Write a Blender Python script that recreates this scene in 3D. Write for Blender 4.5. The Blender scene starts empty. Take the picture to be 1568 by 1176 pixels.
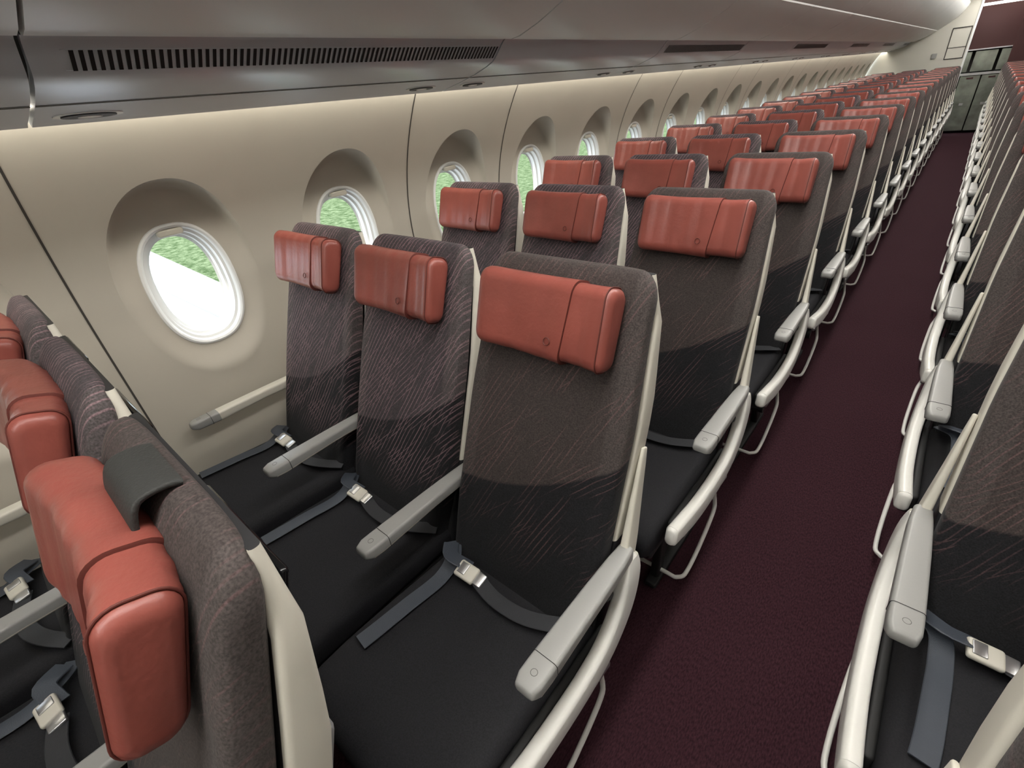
import bpy, math, random
from mathutils import Vector, Matrix
random.seed(3)
scene=bpy.context.scene
scene.view_settings.view_transform='Standard'
scene.view_settings.look='None'
scene.view_settings.exposure=0.0

# ---------------------------------------------------------------- materials
def newmat(name):
    m=bpy.data.materials.new(name); m.use_nodes=True
    nt=m.node_tree; b=nt.nodes['Principled BSDF']
    return m,nt,b
def mat(name,col,rough=.5,metal=0.,bump=0.,bscale=200.,var=0.,vscale=20.,spec=.5,coat=0.):
    m,nt,b=newmat(name)
    b.inputs['Base Color'].default_value=(*col,1)
    b.inputs['Roughness'].default_value=rough
    b.inputs['Metallic'].default_value=metal
    b.inputs['Specular IOR Level'].default_value=spec
    b.inputs['Coat Weight'].default_value=coat
    tc=nt.nodes.new('ShaderNodeTexCoord')
    if var>0:
        n=nt.nodes.new('ShaderNodeTexNoise'); n.inputs['Scale'].default_value=vscale; n.inputs['Detail'].default_value=4
        r=nt.nodes.new('ShaderNodeValToRGB')
        r.color_ramp.elements[0].position=.3; r.color_ramp.elements[1].position=.7
        r.color_ramp.elements[0].color=(*[c*(1-var) for c in col],1)
        r.color_ramp.elements[1].color=(*[min(1,c*(1+var)) for c in col],1)
        nt.links.new(tc.outputs['Object'],n.inputs['Vector']); nt.links.new(n.outputs['Fac'],r.inputs['Fac'])
        nt.links.new(r.outputs['Color'],b.inputs['Base Color'])
    if bump>0:
        n=nt.nodes.new('ShaderNodeTexNoise'); n.inputs['Scale'].default_value=bscale; n.inputs['Detail'].default_value=3
        bp=nt.nodes.new('ShaderNodeBump'); bp.inputs['Strength'].default_value=bump; bp.inputs['Distance'].default_value=.004
        nt.links.new(tc.outputs['Object'],n.inputs['Vector']); nt.links.new(n.outputs['Fac'],bp.inputs['Height'])
        nt.links.new(bp.outputs['Normal'],b.inputs['Normal'])
    return m
def emat(name,col,s):
    m,nt,b=newmat(name)
    b.inputs['Base Color'].default_value=(*col,1)
    b.inputs['Emission Color'].default_value=(*col,1); b.inputs['Emission Strength'].default_value=s
    return m

def fabric_mat(name,upper,strk,amt,n_lo,side):
    m,nt,b=newmat(name); N=nt.nodes; L=nt.links
    tc=N.new('ShaderNodeTexCoord'); sep=N.new('ShaderNodeSeparateXYZ'); L.new(tc.outputs['Object'],sep.inputs[0])
    def math_(op,a,bv=None,c=None):
        n=N.new('ShaderNodeMath'); n.operation=op
        for i,v in enumerate((a,bv,c)):
            if v is None: continue
            if isinstance(v,(int,float)): n.inputs[i].default_value=v
            else: L.new(v,n.inputs[i])
        return n.outputs[0]
    def mapr(v,a,bv,c=0.,d=1.):
        n=N.new('ShaderNodeMapRange'); n.inputs['From Min'].default_value=a; n.inputs['From Max'].default_value=bv
        n.inputs['To Min'].default_value=c; n.inputs['To Max'].default_value=d; L.new(v,n.inputs['Value']); return n.outputs[0]
    x2=math_('POWER',math_('ADD',sep.outputs['X'],.25),2.0)
    bz=math_('SUBTRACT',sep.outputs['Z'],math_('MULTIPLY',x2,.78))
    mr=mapr(bz,.668,.675)
    def streak(rot,scale,lo,hi,ns,n0,n1,off):
        mp=N.new('ShaderNodeMapping'); mp.inputs['Rotation'].default_value=(0,math.radians(rot),0)
        L.new(tc.outputs['Object'],mp.inputs['Vector'])
        w=N.new('ShaderNodeTexWave'); w.wave_type='BANDS'; w.bands_direction='X'; w.inputs['Scale'].default_value=scale
        w.inputs['Distortion'].default_value=2.2; w.inputs['Detail'].default_value=1; w.inputs['Detail Scale'].default_value=.4
        L.new(mp.outputs[0],w.inputs['Vector'])
        mp2=N.new('ShaderNodeMapping'); mp2.inputs['Location'].default_value=(off,off,off); mp2.inputs['Scale'].default_value=(2.6,1,.7)
        L.new(mp.outputs[0],mp2.inputs['Vector'])
        nz=N.new('ShaderNodeTexNoise'); nz.inputs['Scale'].default_value=ns; nz.inputs['Detail'].default_value=3
        L.new(mp2.outputs[0],nz.inputs['Vector'])
        return math_('MULTIPLY',mapr(w.outputs['Fac'],lo,hi),mapr(nz.outputs['Fac'],n0,n1))
    s1=streak(-28,24,.82,.98,9,n_lo,n_lo+.16,0.); s2=streak(-47,26,.86,.99,10,n_lo+.06,n_lo+.18,3.)
    st=math_('MAXIMUM',s1,s2)
    st=math_('MULTIPLY',st,mapr(sep.outputs['Z'],.50,.60))
    st=math_('MULTIPLY',st,amt)
    mx=N.new('ShaderNodeMix'); mx.data_type='RGBA'
    mx.inputs[6].default_value=(.015,.015,.017,1); mx.inputs[7].default_value=(*upper,1)
    L.new(mr,mx.inputs[0])
    ab=math_('ABSOLUTE',sep.outputs['X'])
    sm=math_('MULTIPLY',math_('MULTIPLY',mapr(ab,.168,.176),mr),side)
    mxs=N.new('ShaderNodeMix'); mxs.data_type='RGBA'; mxs.inputs[7].default_value=(.12,.105,.10,1)
    L.new(mx.outputs[2],mxs.inputs[6]); L.new(sm,mxs.inputs[0])
    mx2=N.new('ShaderNodeMix'); mx2.data_type='RGBA'; mx2.inputs[7].default_value=(*strk,1)
    L.new(mxs.outputs[2],mx2.inputs[6]); L.new(st,mx2.inputs[0])
    nf=N.new('ShaderNodeTexNoise'); nf.inputs['Scale'].default_value=330; nf.inputs['Detail'].default_value=2
    L.new(tc.outputs['Object'],nf.inputs['Vector'])
    vm=N.new('ShaderNodeVectorMath'); vm.operation='SCALE'; L.new(mx2.outputs[2],vm.inputs[0]); L.new(mapr(nf.outputs['Fac'],.3,.7,.65,1.4),vm.inputs['Scale'])
    L.new(vm.outputs[0],b.inputs['Base Color'])
    b.inputs['Roughness'].default_value=.85; b.inputs['Specular IOR Level'].default_value=.25
    b.inputs['Sheen Weight'].default_value=.05
    bp=N.new('ShaderNodeBump'); bp.inputs['Strength'].default_value=.25; bp.inputs['Distance'].default_value=.002
    L.new(nf.outputs['Fac'],bp.inputs['Height']); L.new(bp.outputs[0],b.inputs['Normal'])
    return m

M={}
M['fabric']=fabric_mat('seat_fabric',(.058,.047,.044),(.20,.11,.11),.42,.47,.25)
M['fabric_p']=fabric_mat('seat_fabric_patterned',(.062,.052,.056),(.32,.20,.22),.60,.38,.45)
M['cushion']=mat('cushion_fabric',(.018,.018,.021),.8,bump=.2,bscale=350,var=.25,vscale=300,spec=.3)
M['leather']=mat('red_leather',(.30,.080,.062),.34,bump=.15,bscale=120,var=.16,vscale=8)
M['leather2']=mat('red_leather_seam',(.13,.03,.022),.6)
M['cream']=mat('cream_plastic',(.70,.67,.58),.4)
M['shellback']=mat('seat_shell_dark',(.022,.022,.024),.5,var=.1)
M['arm']=mat('armrest_grey',(.33,.33,.315),.34,bump=.04)
M['armmark']=mat('armrest_marking',(.16,.16,.15),.5)
M['white']=mat('white_plastic',(.80,.79,.74),.28)
M['metal']=mat('brushed_metal',(.6,.6,.6),.3,metal=.9)
M['belt']=mat('belt_webbing',(.060,.070,.088),.5,bump=.2,bscale=500)
M['belt2']=mat('belt_webbing_dark',(.030,.032,.037),.6,bump=.2,bscale=500)
M['dark']=mat('dark_structure',(.018,.018,.018),.6)
M['strap']=mat('headrest_strap',(.030,.031,.029),.7,bump=.3,bscale=300)
M['screen']=mat('screen_glass',(.005,.005,.006),.12)
M['tray']=mat('tray_grey',(.25,.25,.25),.45)

# ---------------------------------------------------------------- mesh builder
class MB:
    def __init__(s): s.v=[]; s.f=[]; s.m=[]; s.mats=[]; s.smooth=[]
    def mi(s,name):
        if name not in s.mats: s.mats.append(name)
        return s.mats.index(name)
    def loft(s,secs,mat,caps=True,closed=True,smooth=True,matfn=None):
        base=len(s.v); n=len(secs[0])
        for sec in secs: s.v.extend([tuple(p) for p in sec])
        k=s.mi(mat)
        for i in range(len(secs)-1):
            for j in range(n if closed else n-1):
                a=base+i*n+j; b=base+i*n+(j+1)%n
                q=(a,b,b+n,a+n)
                mm=k
                if matfn:
                    c=[sum(s.v[t][d] for t in q)/4 for d in range(3)]
                    r=matfn(c,i,j)
                    if r: mm=s.mi(r)
                s.f.append(q); s.m.append(mm); s.smooth.append(smooth)
        if caps and closed:
            s.f.append(tuple(base+j for j in range(n))[::-1]); s.m.append(k); s.smooth.append(False)
            o=base+(len(secs)-1)*n
            s.f.append(tuple(o+j for j in range(n))); s.m.append(k); s.smooth.append(False)
    def sweep(s,path,w,h,side,mat,r=None,ends=True,n=4,smooth=True,matfn=None):
        P=[Vector(p) for p in path]; S=Vector(side).normalized()
        W=w if isinstance(w,(list,tuple)) else [w]*len(P)
        H=h if isinstance(h,(list,tuple)) else [h]*len(P)
        secs=[]
        Ts=[]
        for i in range(len(P)):
            a=P[max(0,i-1)]; b=P[min(len(P)-1,i+1)]
            Ts.append((b-a).normalized())
        def sec(p,T,ww,hh,sc=1):
            Nn=T.cross(S).normalized(); S2=Nn.cross(T).normalized()
            rr=min(ww,hh)*.5*.98 if r is None else min(r,min(ww,hh)*.49)
            pts=rrect(ww*sc,hh*sc,rr*sc,n)
            return [p+S2*u+Nn*v for u,v in pts]
        e=min(min(W),min(H))*.35
        if ends:
            secs.append(sec(P[0],Ts[0],W[0]-1.3*e,H[0]-1.3*e))
            secs.append(sec(P[0]+Ts[0]*e*.3,Ts[0],W[0]-.5*e,H[0]-.5*e))
            secs.append(sec(P[0]+Ts[0]*e,Ts[0],W[0],H[0]))
        else: secs.append(sec(P[0],Ts[0],W[0],H[0]))
        for i in range(1,len(P)-1): secs.append(sec(P[i],Ts[i],W[i],H[i]))
        if ends:
            secs.append(sec(P[-1]-Ts[-1]*e,Ts[-1],W[-1],H[-1]))
            secs.append(sec(P[-1]-Ts[-1]*e*.3,Ts[-1],W[-1]-.5*e,H[-1]-.5*e))
            secs.append(sec(P[-1],Ts[-1],W[-1]-1.3*e,H[-1]-1.3*e))
        else: secs.append(sec(P[-1],Ts[-1],W[-1],H[-1]))
        s.loft(secs,mat,smooth=smooth,matfn=matfn)
    def box(s,lo,hi,mat,r=.004):
        c=[(lo[i]+hi[i])/2 for i in range(3)]
        s.sweep([(c[0],lo[1],c[2]),(c[0],hi[1],c[2])],hi[0]-lo[0],hi[2]-lo[2],(1,0,0),mat,r=r,ends=False,n=2,smooth=False)
    def quad(s,pts,mat):
        b=len(s.v); s.v.extend([tuple(p) for p in pts]); s.f.append(tuple(range(b,b+len(pts)))); s.m.append(s.mi(mat)); s.smooth.append(False)
    def mesh(s,name,weld=False,sharp=42):
        me=bpy.data.meshes.new(name); me.from_pydata(s.v,[],s.f)
        for k in s.mats: me.materials.append(M[k])
        me.polygons.foreach_set('material_index',s.m); me.polygons.foreach_set('use_smooth',s.smooth)
        import bmesh
        bm=bmesh.new(); bm.from_mesh(me)
        if weld: bmesh.ops.remove_doubles(bm,verts=bm.verts[:],dist=.00005)
        bmesh.ops.recalc_face_normals(bm,faces=bm.faces[:])
        bm.to_mesh(me); bm.free()
        try: me.set_sharp_from_angle(angle=math.radians(sharp))
        except Exception: pass
        me.update(); return me
    def obj(s,name,loc=(0,0,0),**kw):
        o=bpy.data.objects.new(name,s.mesh(name,**kw)); o.location=loc; scene.collection.objects.link(o); return o
def rrect(w,h,r,n=4):
    pts=[]
    for cx,cy,a0 in ((w/2-r,h/2-r,0),(-w/2+r,h/2-r,90),(-w/2+r,-h/2+r,180),(w/2-r,-h/2+r,270)):
        for i in range(n+1):
            a=math.radians(a0+90*i/n); pts.append((cx+r*math.cos(a),cy+r*math.sin(a)))
    return pts
def lerp(a,b,t): return a+(b-a)*t
def interp(x,xs,ys):
    if x<=xs[0]: return ys[0]
    for i in range(len(xs)-1):
        if x<=xs[i+1]: return lerp(ys[i],ys[i+1],(x-xs[i])/(xs[i+1]-xs[i]))
    return ys[-1]
def smoothpath(pts,k=5):
    P=[Vector(p) for p in pts]; out=[]
    for i in range(len(P)-1):
        p0=P[max(0,i-1)];p1=P[i];p2=P[i+1];p3=P[min(len(P)-1,i+2)]
        for j in range(k):
            t=j/k
            out.append(.5*((2*p1)+(-p0+p2)*t+(2*p0-5*p1+4*p2-p3)*t*t+(-p0+3*p1-3*p2+p3)*t**3))
    out.append(P[-1]); return out

# ---------------------------------------------------------------- seat
def back_y(z):  # centre line of the backrest cushion
    return interp(z,[.42,.55,.75,.95,1.1,1.21],[.255,.300,.372,.447,.503,.542])
def seat_mesh(name,arm_l,arm_r,strap=False,fab='fabric',wr=0.):
    b=MB()
    secs=[]; nn=44
    zs=[.42,.425,.44,.48]+[.52+.04*i for i in range(15)]+[1.11,1.135,1.155,1.17,1.182,1.192,1.199,1.203,1.205]
    for z in zs:
        w=interp(z,[.42,.6,.9,1.1],[.425,.44,.438,.415])
        th=interp(z,[.42,.6,.9,1.1,1.2],[.11,.105,.085,.07,.06])
        if z>1.145:
            t=(z-1.145)/.06; c=1-math.sqrt(max(0,1-min(t,1)**2)); w-=2*.045*c; th*=(1-.75*c)
        if z<.44:
            th*=.6+.4*(z-.42)/.02
        sec=[]
        for k in range(nn):
            a=2*math.pi*k/nn; ca,sa=math.cos(a),math.sin(a); e=2/4.5
            x=w/2*math.copysign(abs(ca)**e,ca); y=th/2*math.copysign(abs(sa)**(e*1.1),sa)
            if y<0:
                u=min(1,abs(x)/(w/2)); y+=.020*(1-u**5)*interp(z,[.42,.6,1.0,1.2],[.6,1,.8,.2])*(-y/(th/2))
                y+=.010*math.exp(-((u-.80)/.035)**2)*(-y/(th/2))*interp(z,[.45,.5,1.0,1.05],[0,1,1,0])
            sec.append((x,back_y(z)+y,z))
        secs.append(sec)
    b.loft(secs,fab)
    # --- shell (cream sides, dark rear)
    secs=[]
    for z in [.36,.40,.46,.52,.58,.64,.70,.76,.82,.88,.94,1.0,1.05,1.10,1.14,1.17,1.195]:
        w=interp(z,[.36,.6,.9,1.1,1.195],[.44,.445,.441,.420,.380])
        y0=back_y(max(z,.42))+interp(z,[.36,.6,.75,.95,1.1,1.195],[-.0,.03,.034,.034,.025,.012])
        y1=back_y(max(z,.42))+interp(z,[.36,.6,.75,.95,1.1,1.195],[.085,.100,.098,.088,.058,.024])
        secs.append([(p[0],(y0+y1)/2+p[1],z) for p in rrect(w,y1-y0,min(.010,(y1-y0)*.4),3)])
    def mf(c,i,j): return 'cream' if c[2]>.62 and abs(c[0])>.5*interp(c[2],[.6,.9,1.1,1.195],[.445,.441,.420,.380])-.012 else None
    b.loft(secs,'shellback',matfn=mf)
    def rear(z,off): return back_y(z)+off
    b.sweep([(-.12,rear(1.02,.080),1.02),(.12,rear(1.02,.080),1.02)],.14,.014,(0,.34,.94),'screen',r=.006)
    b.sweep([(-.19,rear(.79,.102),.79),(.19,rear(.79,.102),.79)],.24,.018,(0,.34,.94),'tray',r=.008)
    b.sweep([(-.18,rear(.55,.105),.55),(.18,rear(.55,.105),.55)],.16,.02,(0,.34,.94),'shellback',r=.008)
    # --- headrest
    V=Vector((0,.34,.94)).normalized(); U=Vector((0,-.94,.34)).normalized()
    def hsec(x,h,t,c,rk=.36,sh=0.,drop=0.):
        r=min(h,t)*rk
        pts=[]
        for u,v in rrect(h,t,r,6):
            k=1-.16*(.5-u/h)
            uu=u-(drop if u<0 else 0)
            pts.append(Vector((x+sh*u/h,0,0))+c+V*uu+U*(v*k))
        return pts
    C=Vector((0,.455,1.108))
    def hr(x0,x1,H,T,mat,rnd0,rnd1,nx=16,shear=0.,dr=0.):
        S=[]
        for i in range(nx+1):
            x=lerp(x0,x1,i/nx)
            c=C+U*(.016*(abs(x)/.165)**2.2+.0012*math.sin(i*1.9+wr)+.0008*math.sin(i*.8))
            S.append((x,H*(1-.02*math.sin(3.1*i/nx)),T,c,.36,shear*(i/nx)**2,dr*i/nx))
        secs=[]
        if rnd0:
            for d,k in ((-.017,.020),(-.0155,.011),(-.010,.004)):
                x,h,t,c=S[0][:4]; secs.append(hsec(x+d,h-2*k,t-2*k*.8,c))
        secs+=[hsec(*q) for q in S]
        if rnd1:
            for d,k in ((.010,.004),(.0155,.011),(.017,.020)):
                x,h,t,c=S[-1][:4]; secs.append(hsec(x+d,h-2*k,t-2*k*.8,c,.36,0.,S[-1][6]))
        b.loft(secs,mat)
    hr(.042,.149,.166,.068,'leather',True,True,10,0.,0.)
    hr(-.152,.066,.172,.075,'leather',True,False,16,.016,.004)
    ring=[p+U*.0012+Vector((.0010,0,0)) for p in hsec(.066,.1725,.0755,C+U*.0018,.36,.016,.004)]
    ring2=[p+Vector((.002,0,0)) for p in hsec(.066,.167,.071,C+U*.0018,.36,.016,.004)]
    b.loft([ring,ring2],'leather2')
    pts=hsec(.1515,.167,.0685,C+U*.0135)
    b.sweep(pts+[pts[0]],.003,.003,(1,0,0),'leather2',ends=False,n=2)
    c=Vector((.03,0,0))+C+U*.0365-V*.045
    pts=[c+Vector((.008*math.cos(t),0,0))+V*(.008*math.sin(t)) for t in [i*math.pi/6 for i in range(13)]]
    b.sweep(pts,.0022,.0022,tuple(U),'leather2',ends=False,n=1)
    if strap:
        b.sweep(smoothpath([(.0,.486,1.12),(.0,.489,1.16),(.0,.494,1.19),(.0,.506,1.211),(.0,.530,1.213),(.0,.545,1.208)],4),.007,.11,(0,-.5,1),'strap',r=.003,ends=False)
    # --- seat cushion
    def ctop(y): return interp(y,[-.24,-.15,0,.15,.30],[.462,.474,.468,.455,.448])
    secs=[]
    for y,k in [(-.245,.030),(-.242,.020),(-.232,.010),(-.215,.002),(-.18,0),(-.12,0),(-.05,0),(.02,0),(.1,0),(.18,0),(.24,0),(.27,0)]:
        tz=ctop(y)-k; bz=.365+k*.9; w=.445-2*k*.6
        sec=[]
        for p in rrect(w,tz-bz,min(.028,(tz-bz)*.4),5):
            zz=(tz+bz)/2+p[1]
            if p[1]>0: zz+= .010*(1-(p[0]/(w/2))**2)-.004
            sec.append((p[0],y,zz))
        secs.append(sec)
    b.loft(secs,'cushion')
    b.sweep([(0,-.20,.352),(0,.30,.352)],.43,.03,(1,0,0),'dark',r=.008)
    for yy in (-.02,.24):
        b.sweep([(-.247,yy,.32),(.247,yy,.32)],.045,.045,(0,0,1),'dark',ends=False)
    if arm_r=='aisle':
        path=smoothpath([(-.247,.0,.055),(.16,.0,.055),(.235,.005,.056),(.252,.06,.07),(.250,.24,.155),(.24,.28,.20),(.22,.27,.31)],5)
    elif arm_l=='aisle':
        path=smoothpath([(.247,.0,.055),(-.16,.0,.055),(-.235,.005,.056),(-.252,.06,.07),(-.250,.24,.155),(-.24,.28,.20),(-.22,.27,.31)],5)
    else: path=[(-.247,.0,.055),(.247,.0,.055)]
    b.sweep(path,.014,.014,(0,.05,1),'white',ends=False)
    sx=.16 if arm_r=='aisle' else -.16 if arm_l=='aisle' else -.1
    b.sweep([(sx,.02,.33),(sx,.0,.02)],.03,.045,(1,0,0),'dark',r=.008)
    b.sweep([(sx,.22,.33),(sx,.32,.02)],.03,.06,(1,0,0),'dark',r=.008)
    b.sweep([(sx,-.05,.012),(sx,.40,.012)],.04,.024,(1,0,0),'dark',r=.004)
    b.sweep([(sx,.02,.10),(sx,.26,.28)],.02,.03,(1,0,0),'dark',r=.006)
    # --- belt
    bt=lambda y: ctop(y)+.009
    b.sweep(smoothpath([(-.21,.235,.47),(-.165,.19,.478),(-.155,.13,bt(.13)),(-.160,.03,bt(.03)),(-.165,-.05,bt(-.05)),(-.17,-.10,bt(-.1))],5),.003,.042,(0,0,1),'belt',ends=False,n=1)
    b.sweep(smoothpath([(-.20,.22,.485),(-.16,.185,.50),(-.12,.19,.492),(-.10,.195,.485)],4),.004,.042,(0,.3,1),'belt',ends=False,n=1)
    b.sweep(smoothpath([(-.07,.185,.478),(0,.170,.474),(.08,.175,.472),(.15,.20,.474),(.21,.24,.47)],4),.003,.040,(0,0,1),'belt2',ends=False,n=1)
    b.sweep([(-.125,.175,.492),(-.068,.180,.485)],.014,.044,(0,-.2,1),'cream',r=.006)
    b.sweep([(-.118,.176,.4985),(-.095,.178,.4965)],.004,.030,(0,-.2,1),'metal',r=.002)
    b.sweep([(-.074,.182,.484),(-.045,.183,.480)],.008,.036,(0,-.2,1),'metal',r=.003)
    # --- armrests
    def armrest(x,kind):
        y0=-.045 if kind=='wall' else 0.
        Y=[y0,y0+.02,.05,.12,.22,.32,.375]; 
        H=[.026,.034,.036,.034,.032,.036,.040]; W=[.046,.052,.053,.051,.048,.042,.034]
        if kind=='wall': W=[.036,.042,.044,.044,.044,.042,.036]
        P=[(x,yy,.643-h/2) for yy,h in zip(Y,H)]
        def fm(c,i,j): return 'cream' if (c[2]<.622 and c[1]>.03) or kind=='wall' and c[1]>.02 else None
        b.sweep(P,W,H,(1,0,0),'arm',r=.008,n=4,matfn=fm)
        yc=y0+.066
        pts=[Vector((x,yc,.643-.0178))+Vector((u,0,v)) for u,v in rrect(W[2]+.0006,.0368,.0083,4)]
        b.sweep(pts+[pts[0]],.0014,.0014,(0,1,0),'dark',ends=False,n=1)
        cc=Vector((x,y0+.033,.6430)); pts=[cc+Vector((.0065*math.cos(t),.0065*math.sin(t),0)) for t in [i*math.pi/6 for i in range(13)]]
        b.sweep(pts,.0012,.0012,(0,0,1),'armmark',ends=False,n=1)
        sg=-1 if x>0 else 1
        if kind!='wall':
            xi=x+sg*.012
            b.sweep(smoothpath([(x,.355,.585),(x+sg*.004,.384,.63),(xi,.424,.72),(x+sg*.022,.475,.84)],3),[.024,.024,.022,.020,.018,.016,.014,.012,.010,.008],[.050,.054,.054,.054,.052,.048,.044,.036,.028,.020],(1,0,0),'cream',r=.006)
            b.sweep([(x,.30,.33),(x,.33,.46),(x,.352,.60)],.022,.05,(1,0,0),'dark',r=.006)
    def banana(x,sg):
        xo=x+sg*.010
        path=smoothpath([(x,.372,.612),(xo,.360,.562),(xo+sg*.004,.325,.490),(xo+sg*.006,.250,.432),(xo+sg*.006,.150,.410),(xo+sg*.006,.0,.418),(xo+sg*.004,-.10,.436),(xo,-.185,.452)],5)
        n=len(path); hs=[interp(i/(n-1),[0,.1,.3,.5,.8,1],[.050,.075,.082,.078,.070,.056]) for i in range(n)]
        b.sweep(path,.034,hs,(1,0,0),'white',r=.013)
        b.sweep([(x-sg*.015,-.12,.405),(x-sg*.015,.30,.39)],.02,.06,(1,0,0),'dark',r=.006)
        b.sweep([(xo+sg*.004,-.10,.385),(xo+sg*.004,.10,.36),(xo+sg*.004,.27,.335)],.016,.02,(1,0,0),'metal')
        b.sweep([(x-.008,.255,.585),(x+.008,.255,.585)],.03,.03,(0,0,1),'metal')
        b.sweep([(x,.22,.612),(x,.30,.550)],.016,.024,(1,0,0),'dark')
    ax=.2475
    if arm_r: armrest(ax,arm_r)
    if arm_l: armrest(-ax,arm_l)
    if arm_r=='aisle': banana(ax,1)
    if arm_l=='aisle': banana(-ax,-1)
    return b.mesh(name)

mesh_la=seat_mesh('seat_mesh_a',None,'aisle')
mesh_las=seat_mesh('seat_mesh_as',None,'aisle',True)
mesh_m=seat_mesh('seat_mesh_m',None,'plain',fab='fabric_p',wr=1.3)
mesh_w=seat_mesh('seat_mesh_w','wall','plain',fab='fabric_p',wr=2.6)
mesh_wr=seat_mesh('seat_mesh_wr',None,'wall',fab='fabric_p')
mesh_ca=seat_mesh('seat_mesh_ca','aisle','plain',wr=.7)
def seat(mesh,x,y):
    o=bpy.data.objects.new('airplane_seat',mesh); o.location=(x,y,0); scene.collection.objects.link(o)
PITCH=.784
for k in range(-2,17):
    y=.275+PITCH*k
    seat(mesh_w,-1.5555,y); seat(mesh_m,-1.0605,y); seat(mesh_las if k==-1 else mesh_la,-.5655,y)
    seat(mesh_ca,2.3745,y); seat(mesh_m,2.8695,y); seat(mesh_wr,3.3645,y)
for k in range(-2,16):
    y=.751+PITCH*k
    seat(mesh_ca,.4095,y); seat(mesh_m,.9045,y); seat(mesh_la,1.3995,y)

# ---------------------------------------------------------------- room shell
Y0,Y1=-2.6,13.72
XC=.905
M['wall']=mat('wall_cream',(.52,.485,.415),.5,bump=.03,bscale=60,var=.03,vscale=3)
M['groove']=mat('groove_dark',(.05,.045,.04),.8)
M['silver']=mat('valance_silver',(.58,.62,.66),.32,metal=.15)
M['bin']=mat('bin_grey',(.78,.80,.78),.38,var=.02,vscale=2)
M['ceil']=mat('ceiling_cream',(.84,.82,.76),.6)
M['black']=mat('slot_black',(.006,.006,.006),.7)
M['bezel']=mat('window_bezel',(.86,.87,.86),.3)
M['wash']=emat('wall_wash_light',(1,.94,.82),18)
M['lamp']=emat('ceiling_light',(1,.97,.93),13.5)
M['lamp2']=emat('galley_light',(1,.96,.9),3)
M['line']=emat('bin_edge_light',(1,.97,.9),.5)
M['maroon']=mat('maroon_laminate',(.06,.014,.014),.5)
M['steel']=mat('galley_steel',(.30,.32,.27),.3,metal=.7,var=.3,vscale=5)
M['bulk']=mat('bulkhead_cream',(.62,.60,.53),.5)
m,nt,bs=newmat('carpet_maroon'); M['carpet']=m
tc=nt.nodes.new('ShaderNodeTexCoord'); n=nt.nodes.new('ShaderNodeTexNoise'); n.inputs['Scale'].default_value=260; n.inputs['Detail'].default_value=3
mp=nt.nodes.new('ShaderNodeMapping'); mp.inputs['Scale'].default_value=(1,.35,1)
r=nt.nodes.new('ShaderNodeValToRGB'); r.color_ramp.elements[0].position=.35; r.color_ramp.elements[1].position=.7
r.color_ramp.elements[0].color=(.026,.0105,.0145,1); r.color_ramp.elements[1].color=(.060,.023,.031,1)
nt.links.new(tc.outputs['Object'],mp.inputs[0]); nt.links.new(mp.outputs[0],n.inputs['Vector']); nt.links.new(n.outputs['Fac'],r.inputs['Fac']); nt.links.new(r.outputs['Color'],bs.inputs['Base Color'])
bs.inputs['Roughness'].default_value=.95; bs.inputs['Specular IOR Level'].default_value=.1
bp=nt.nodes.new('ShaderNodeBump'); bp.inputs['Strength'].default_value=.4; bp.inputs['Distance'].default_value=.004
nt.links.new(n.outputs['Fac'],bp.inputs['Height']); nt.links.new(bp.outputs[0],bs.inputs['Normal'])

fl=MB(); fl.quad([(-2.05,Y0-.1,0),(3.86,Y0-.1,0),(3.86,15.6,0),(-2.05,15.6,0)],'carpet'); fl.obj('floor')

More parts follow.
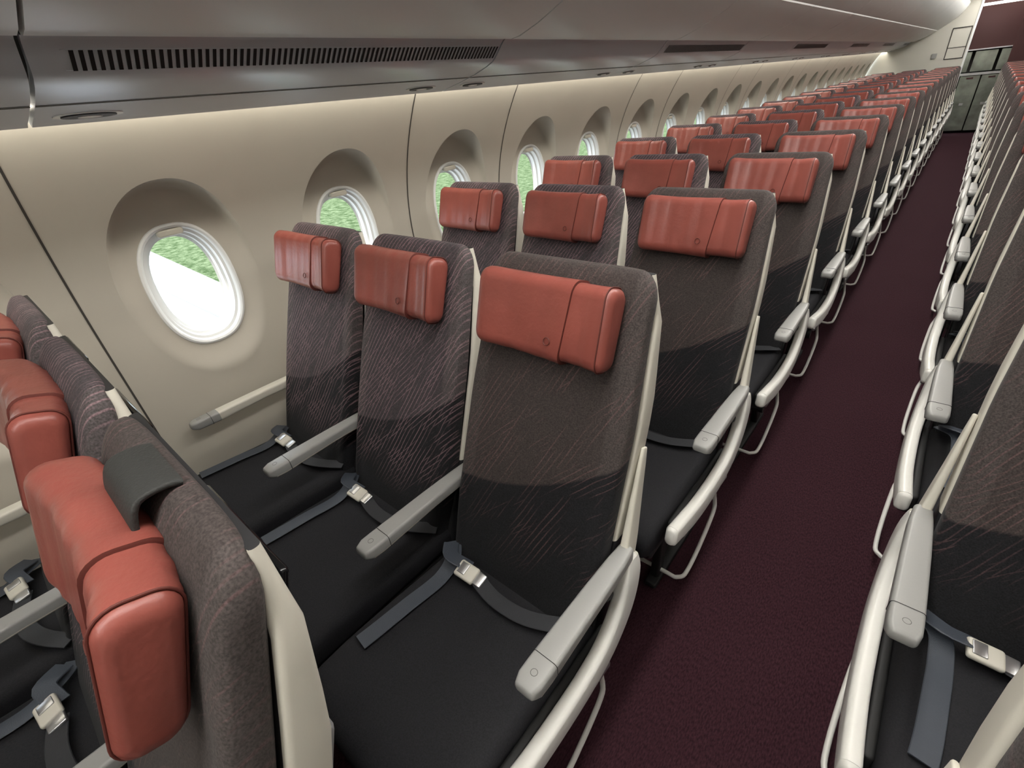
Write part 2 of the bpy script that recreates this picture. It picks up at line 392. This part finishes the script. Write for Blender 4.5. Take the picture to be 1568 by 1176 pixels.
def wallX(z):
    if z>1.0: return -1.905+.63*(z-1.0)**2
    return -1.905+.14*(1-z)**1.5
WP=.645; WC=[.467+WP*k for k in range(-4,21)]
ZT=1.605
def sell(hy,hz,a,n=2.35):
    ca,sa=math.cos(a),math.sin(a); e=2/n
    return hy*math.copysign(abs(ca)**e,ca), hz*math.copysign(abs(sa)**e,sa)
WPX=-1.925
def build_wall(name,mir):
    f=(lambda x:2*XC-x) if mir else (lambda x:x)
    b=MB(); NA=80; ZC=1.052; Z0=.5
    TT=[0,.12,.24,.36,.48,.60,.70,.78,.84,.89,.93,.96,.98,1.0]
    for yc in WC:
        rings=[]
        for t in TT:
            ring=[]
            for k in range(NA):
                a=2*math.pi*k/NA
                y0,z0=sell(.143,.213,a); y1,z1=sell(.218,.338,a,2.15)
                z1+=.015
                y=lerp(y0,y1,t); z=ZC+lerp(z0,z1,t)
                top=min(1,max(0,(z1+.02)/.22))
                X=lerp(WPX,wallX(ZC+z1),lerp(t*t*(3-2*t),.15*t*t+.85*t**12,top))
                ring.append((f(X),yc+y,z))
            rings.append(ring)
        b.loft(rings,'wall',caps=False)
        rings=[]
        hw=WP/2
        for i in range(9):
            t=i/8; ring=[]
            for k in range(NA):
                a=2*math.pi*k/NA
                y1,z1=sell(.218,.338,a,2.15); z1+=.015
                ca,sa=math.cos(a),math.sin(a)
                hz=ZT-ZC if sa>0 else ZC-Z0
                mx=max(abs(ca),abs(sa)); yb=hw*ca/mx; zb=hz*sa/mx
                y=lerp(y1,yb,t); z=ZC+lerp(z1,zb,t)
                ring.append((f(wallX(z)),yc+y,z))
            rings.append(ring)
        b.loft(rings,'wall',caps=False)
    prof=[(f(wallX(z)),z) for z in (0,.1,.2,.3,.4,.5)]
    ya,yb=WC[0]-WP/2,WC[-1]+WP/2
    b.loft([[(x,ya,z) for x,z in prof],[(x,yb,z) for x,z in prof]],'wall',caps=False,closed=False)
    b.obj(name,weld=True,sharp=30)
    g=MB(); s=.0012*(-1 if mir else 1)
    for j,yc in enumerate(WC):
        kk=j-4
        if kk%3==1: continue
        yy=yc-WP/2; zz=[.12+i*.05 for i in range(30)]; zz=[z for z in zz if z<ZT]
        g.loft([[(f(wallX(z))+s,yy-.003,z) for z in zz],[(f(wallX(z))+s,yy+.003,z) for z in zz]],'groove',caps=False,closed=False)
    g.obj('trim_2' if mir else 'trim_1')
build_wall('wall_left',False); build_wall('wall_right',True)

def window_mesh(mir):
    s=-1 if mir else 1
    b=MB(); rings=[]
    for hy,hz,x in [(.147,.217,-.004),(.143,.213,.004),(.137,.207,.006),(.131,.200,.002),(.127,.196,-.012),(.119,.187,-.016),(.116,.184,-.036),(.108,.175,-.040),(.106,.173,-.062),(.098,.164,-.064)]:
        rings.append([(s*x,)+sell(hy,hz,2*math.pi*k/72) for k in range(72)])
    b.loft(rings,'bezel',caps=False)
    b.sweep([(s*-.008,-.04,.186),(s*-.008,.04,.186)],.024,.022,(1,0,0),'cream',r=.006)
    return b.mesh('window_mesh')
wm=window_mesh(False); wm2=window_mesh(True); i=1
for yc in WC:
    for mm,x in ((wm,WPX),(wm2,2*XC-WPX)):
        o=bpy.data.objects.new('window_%d'%i,mm); o.location=(x,yc,1.052); scene.collection.objects.link(o); i+=1

Zc=1.51
PV=[(-1.625,.080),(-1.617,.050),(-1.605,.047),(-1.58,.054),(-1.50,.068),(-1.42,.085),(-1.36,.102),(-1.33,.114),(-1.318,.122),(-1.285,.154),(-1.272,.166),(-1.262,.171)]
PB=[(-1.250,.170),(-1.235,.166),(-1.20,.170),(-1.12,.194),(-1.03,.230),(-.95,.272),(-.915,.296)]
PC=[(-.905,.302),(-.86,.328),(-.78,.382),(-.68,.455),(-.60,.535),(-.555,.615),(-.54,.70)]
MOD=1.27
def build_bins(mir):
    f=(lambda x:2*XC-x) if mir else (lambda x:x)
    k=-2
    while True:
        ya=.22+MOD*k+.004; yb=min(ya+MOD-.008,Y1)
        if ya>Y1-.2: break
        b=MB()
        for P,mt in ((PV,'silver'),(PB,'bin'),(PC,'bin')):
            pts=[(f(x),Zc+z) for x,z in P]
            b.loft([[(x,ya,z) for x,z in pts],[(x,yb,z) for x,z in pts]],mt,caps=False,closed=False)
            for ye in (ya,yb):
                b.loft([[(x,ye,z) for x,z in pts],[(x,ye,z+.02) for x,z in pts]],mt,caps=False,closed=False,smooth=False)
        p=[(f(-.915),Zc+.2965),(f(-.905),Zc+.3015)]
        b.loft([[(x,ya,z) for x,z in p],[(x,yb,z) for x,z in p]],'line',caps=False,closed=False)
        if k%2==0:
            A=Vector((f(-1.3165),0,Zc+.1235)); B=Vector((f(-1.2865),0,Zc+.1525))
            nrm=Vector((1 if not mir else -1,0,-1)).normalized()*.0012
            y=ya+.062
            while y<yb-.015:
                b.quad([A+nrm+Vector((0,y,0)),A+nrm+Vector((0,y+.0075,0)),B+nrm+Vector((0,y+.0075,0)),B+nrm+Vector((0,y,0))],'black')
                y+=.0150
            for q,w in ((A,.001),(B,.001)):
                b.sweep([q+Vector((0,ya+.05,0)),q+Vector((0,yb-.008,0))],.0025,.0025,(1,0,0),'silver',ends=False,n=1)
        g0=[(f(-1.455),Zc+.0765),(f(-1.448),Zc+.0775)]
        b.loft([[(x,ya,z) for x,z in g0],[(x,yb,z) for x,z in g0]],'groove',caps=False,closed=False)
        for yy in (ya+.10,yb-.16):
            for R,zz,mt in ((.040,.0005,'metal'),(.032,-.0015,'shellback'),(.014,-.003,'bezel')):
                c=Vector((f(-1.54),yy,Zc+.0605-.002+zz)); 
                u=Vector((f(-1.50)-f(-1.60),0,.0175)).normalized()
                rr=[c+u*(R*.6*math.cos(t))+Vector((0,R*1.7*math.sin(t),0)) for t in [i*math.pi/14 for i in range(28)]]
                rr2=[p+Vector((0,0,.008)) for p in rr]
                b.loft([rr,rr2],mt)
        b.obj('overhead_bin'); k+=1
build_bins(False); build_bins(True)
for mir in (False,True):
    f=(lambda x:2*XC-x) if mir else (lambda x:x)
    b=MB(); p=[(f(-1.668),Zc+.092),(f(-1.628),Zc+.086)]
    b.loft([[(x,Y0,z) for x,z in p],[(x,Y1,z) for x,z in p]],'wash',caps=False,closed=False)
    b.obj('wall_wash_light')
b=MB(); bk=MB()
for mir in (False,True):
    f=(lambda x:2*XC-x) if mir else (lambda x:x)
    p=[(-.56,.66),(-.50,.70),(-.38,.73),(-.05,.74),(.20,.71),(.34,.62)]
    b.loft([[(f(x),Y0,Zc+z) for x,z in p],[(f(x),14.4,Zc+z) for x,z in p]],'ceil',caps=False,closed=False)
    p=[(-1.69,.096),(-1.45,.12),(-1.25,.22),(-.95,.34),(-.60,.60),(-.56,.70)]
    bk.loft([[(f(x),Y0,Zc+z) for x,z in p],[(f(x),Y1,Zc+z) for x,z in p]],'groove',caps=False,closed=False)  # dark backing sheet added behind the bins to stop light leaking through gaps
b.quad([(-2.05,Y0-.1,2.42),(3.86,Y0-.1,2.42),(3.86,15.6,2.42),(-2.05,15.6,2.42)],'ceil')  # unseen roof sheet added above the ceiling to shut out daylight
b.obj('ceiling'); bk.obj('bin_leak_backing')
for nm,x in (('light_block_left',-1.69),('light_block_right',2*XC+1.69)):
    b=MB(); b.quad([(x,Y0-.1,1.59),(x,15.6,1.59),(x,15.6,2.42),(x,Y0-.1,2.42)],'groove'); b.obj(nm)  # unseen side sheets added outside the bins to block outdoor light
k=-2
while .22+MOD*k<Y1-.2:
    ya=.22+MOD*k+.004; yb=min(ya+MOD-.008,Y1-.1)
    prof=[(.34,.64),(.33,.50),(.36,.38),(.44,.27),(.56,.215),(.72,.20),(.905,.20),(1.09,.20),(1.25,.215),(1.37,.27),(1.45,.38),(1.48,.50),(1.47,.64)]
    b=MB(); b.loft([[(x,ya,Zc+z) for x,z in prof],[(x,yb,Zc+z) for x,z in prof]],'bin'); b.obj('overhead_bin'); k+=1
for xc in (-.24,2*XC+.24):
    b=MB(); b.box((xc-.10,Y0+.3,Zc+.705),(xc+.10,13.6,Zc+.724),'lamp'); b.obj('ceiling_light')
b=MB(); b.box((-.55,13.85,2.10),(.55,14.10,2.13),'lamp2'); b.obj('ceiling_light')

b=MB(); b.quad([(-2.05,Y0,0),(3.86,Y0,0),(3.86,Y0,2.42),(-2.05,Y0,2.42)],'bulk'); b.obj('wall_front')
b=MB()
b.box((-1.95,13.72,0),(-.37,13.78,2.42),'bulk')
b.box((.25,13.72,0),(1.56,13.78,2.42),'maroon')
b.box((2.18,13.72,0),(3.80,13.78,2.42),'bulk')
for lo,hi in (((-.68,13.712,1.32),(-.40,13.722,1.335)),((-.68,13.712,1.80),(-.40,13.722,1.815)),((-.68,13.712,1.32),(-.667,13.722,1.815)),((-.413,13.712,1.32),(-.40,13.722,1.815)),((-.68,13.712,1.50),(-.40,13.722,1.508))):
    b.box(lo,hi,'groove',r=.001)
b.box((-.88,13.700,1.36),(-.80,13.722,1.44),'arm')
b.box((-.385,13.70,0),(-.355,13.80,2.42),'bezel')
b.obj('wall_back')
b=MB()
b.box((-.95,14.55,0),(1.0,14.62,2.42),'groove')
for ix,xx in enumerate((-.52,-.20,.12,.44)):
    b.box((xx-.15,14.20,.05),(xx+.15,14.56,1.0),'steel',r=.012)
    b.box((xx-.125,14.185,.12),(xx+.125,14.21,.50),'steel',r=.01)
    b.box((xx-.125,14.185,.54),(xx+.125,14.21,.93),'steel',r=.01)
    b.box((xx-.05,14.165,.95),(xx+.05,14.20,.975),'maroon')
    b.box((xx-.03,14.165,.50),(xx+.03,14.19,.54),'metal')
b.box((-.70,14.17,1.01),(.75,14.56,1.05),'metal')
for xx in (-.45,-.08,.29):
    b.box((xx-.16,14.24,1.07),(xx+.16,14.56,1.40),'steel',r=.01)
    b.box((xx-.13,14.22,1.10),(xx+.13,14.245,1.37),'steel',r=.01)
b.box((-.70,14.19,1.42),(.75,14.56,1.44),'metal')
b.box((-.70,14.22,1.44),(.75,14.56,2.22),'maroon')
b.box((-.70,14.20,2.22),(.75,14.56,2.25),'bezel')
b.obj('galley_unit')
b=MB(); b.quad([(-2.05,14.9,0),(3.86,14.9,0),(3.86,14.9,2.42),(-2.05,14.9,2.42)],'bulk'); b.obj('wall_galley')

# ---------------------------------------------------------------- outside
m,nt,bs=newmat('grass'); M['grass']=m
tc=nt.nodes.new('ShaderNodeTexCoord'); n=nt.nodes.new('ShaderNodeTexNoise'); n.inputs['Scale'].default_value=1.8; n.inputs['Detail'].default_value=8; n.inputs['Roughness'].default_value=.78
r=nt.nodes.new('ShaderNodeValToRGB'); r.color_ramp.elements[0].position=.42; r.color_ramp.elements[1].position=.6
r.color_ramp.elements[0].color=(.040,.064,.028,1); r.color_ramp.elements[1].color=(.125,.160,.092,1)
nt.links.new(tc.outputs['Object'],n.inputs['Vector']); nt.links.new(n.outputs['Fac'],r.inputs['Fac']); nt.links.new(r.outputs['Color'],bs.inputs['Base Color']); bs.inputs['Roughness'].default_value=1; bs.inputs['Specular IOR Level'].default_value=0
b=MB(); b.quad([(-400,-400,-5),(400,-400,-5),(400,400,-5),(-400,400,-5)],'grass'); b.obj('ground')
M['wing']=mat('wing_paint',(.36,.37,.385),.5,var=.02)
M['wingline']=mat('wing_panel_line',(.14,.15,.17),.6)
b=MB()
b.loft([[(-2.6,-8,-1.05),(-2.6,0,-1.0),(-2.6,2.6,-1.0),(-2.6,2.6,-1.05),(-2.6,-4,-1.9)],
        [(-30,-2,-1.0),(-30,0,-1.0),(-30,3.7,-1.0),(-30,3.7,-1.03),(-30,0,-1.2)]],'wing',smooth=False)
for yy in (2.1,1.5,.7):
    b.box((-25,yy,-1.0),(-3,yy+.04,-.992),'wingline')
b.obj('aircraft_wing')

# ---------------------------------------------------------------- light
w=bpy.data.worlds.new('sky'); scene.world=w; w.use_nodes=True
bg=w.node_tree.nodes['Background']; bg.inputs[0].default_value=(.80,.90,1,1); bg.inputs[1].default_value=4.2
sd=bpy.data.lights.new('sun','SUN'); sd.energy=8; sd.angle=.02; sd.color=(1,.96,.9)
so=bpy.data.objects.new('sun',sd); scene.collection.objects.link(so)
so.rotation_euler=Vector((.12,.45,-.88)).to_track_quat('-Z','Y').to_euler()

# ---------------------------------------------------------------- camera
a=Vector((741,-523,717)).normalized()      # cabin +Y in camera coords (x right, y down, z fwd)
l=Vector((-928,-333,717)); l=(l-a*l.dot(a)).normalized()
Xw=-l; Zw=Xw.cross(a)
R=Matrix(((Xw.x,-Xw.y,-Xw.z),(a.x,-a.y,-a.z),(Zw.x,-Zw.y,-Zw.z)))
cd=bpy.data.cameras.new('camera'); co=bpy.data.objects.new('camera',cd); scene.collection.objects.link(co)
cd.sensor_width=36; cd.sensor_fit='HORIZONTAL'; cd.lens=717/1568*36; cd.clip_start=.02; cd.clip_end=1000
co.matrix_world=Matrix.Translation((0,0,1.51))@R.to_4x4()
scene.camera=co
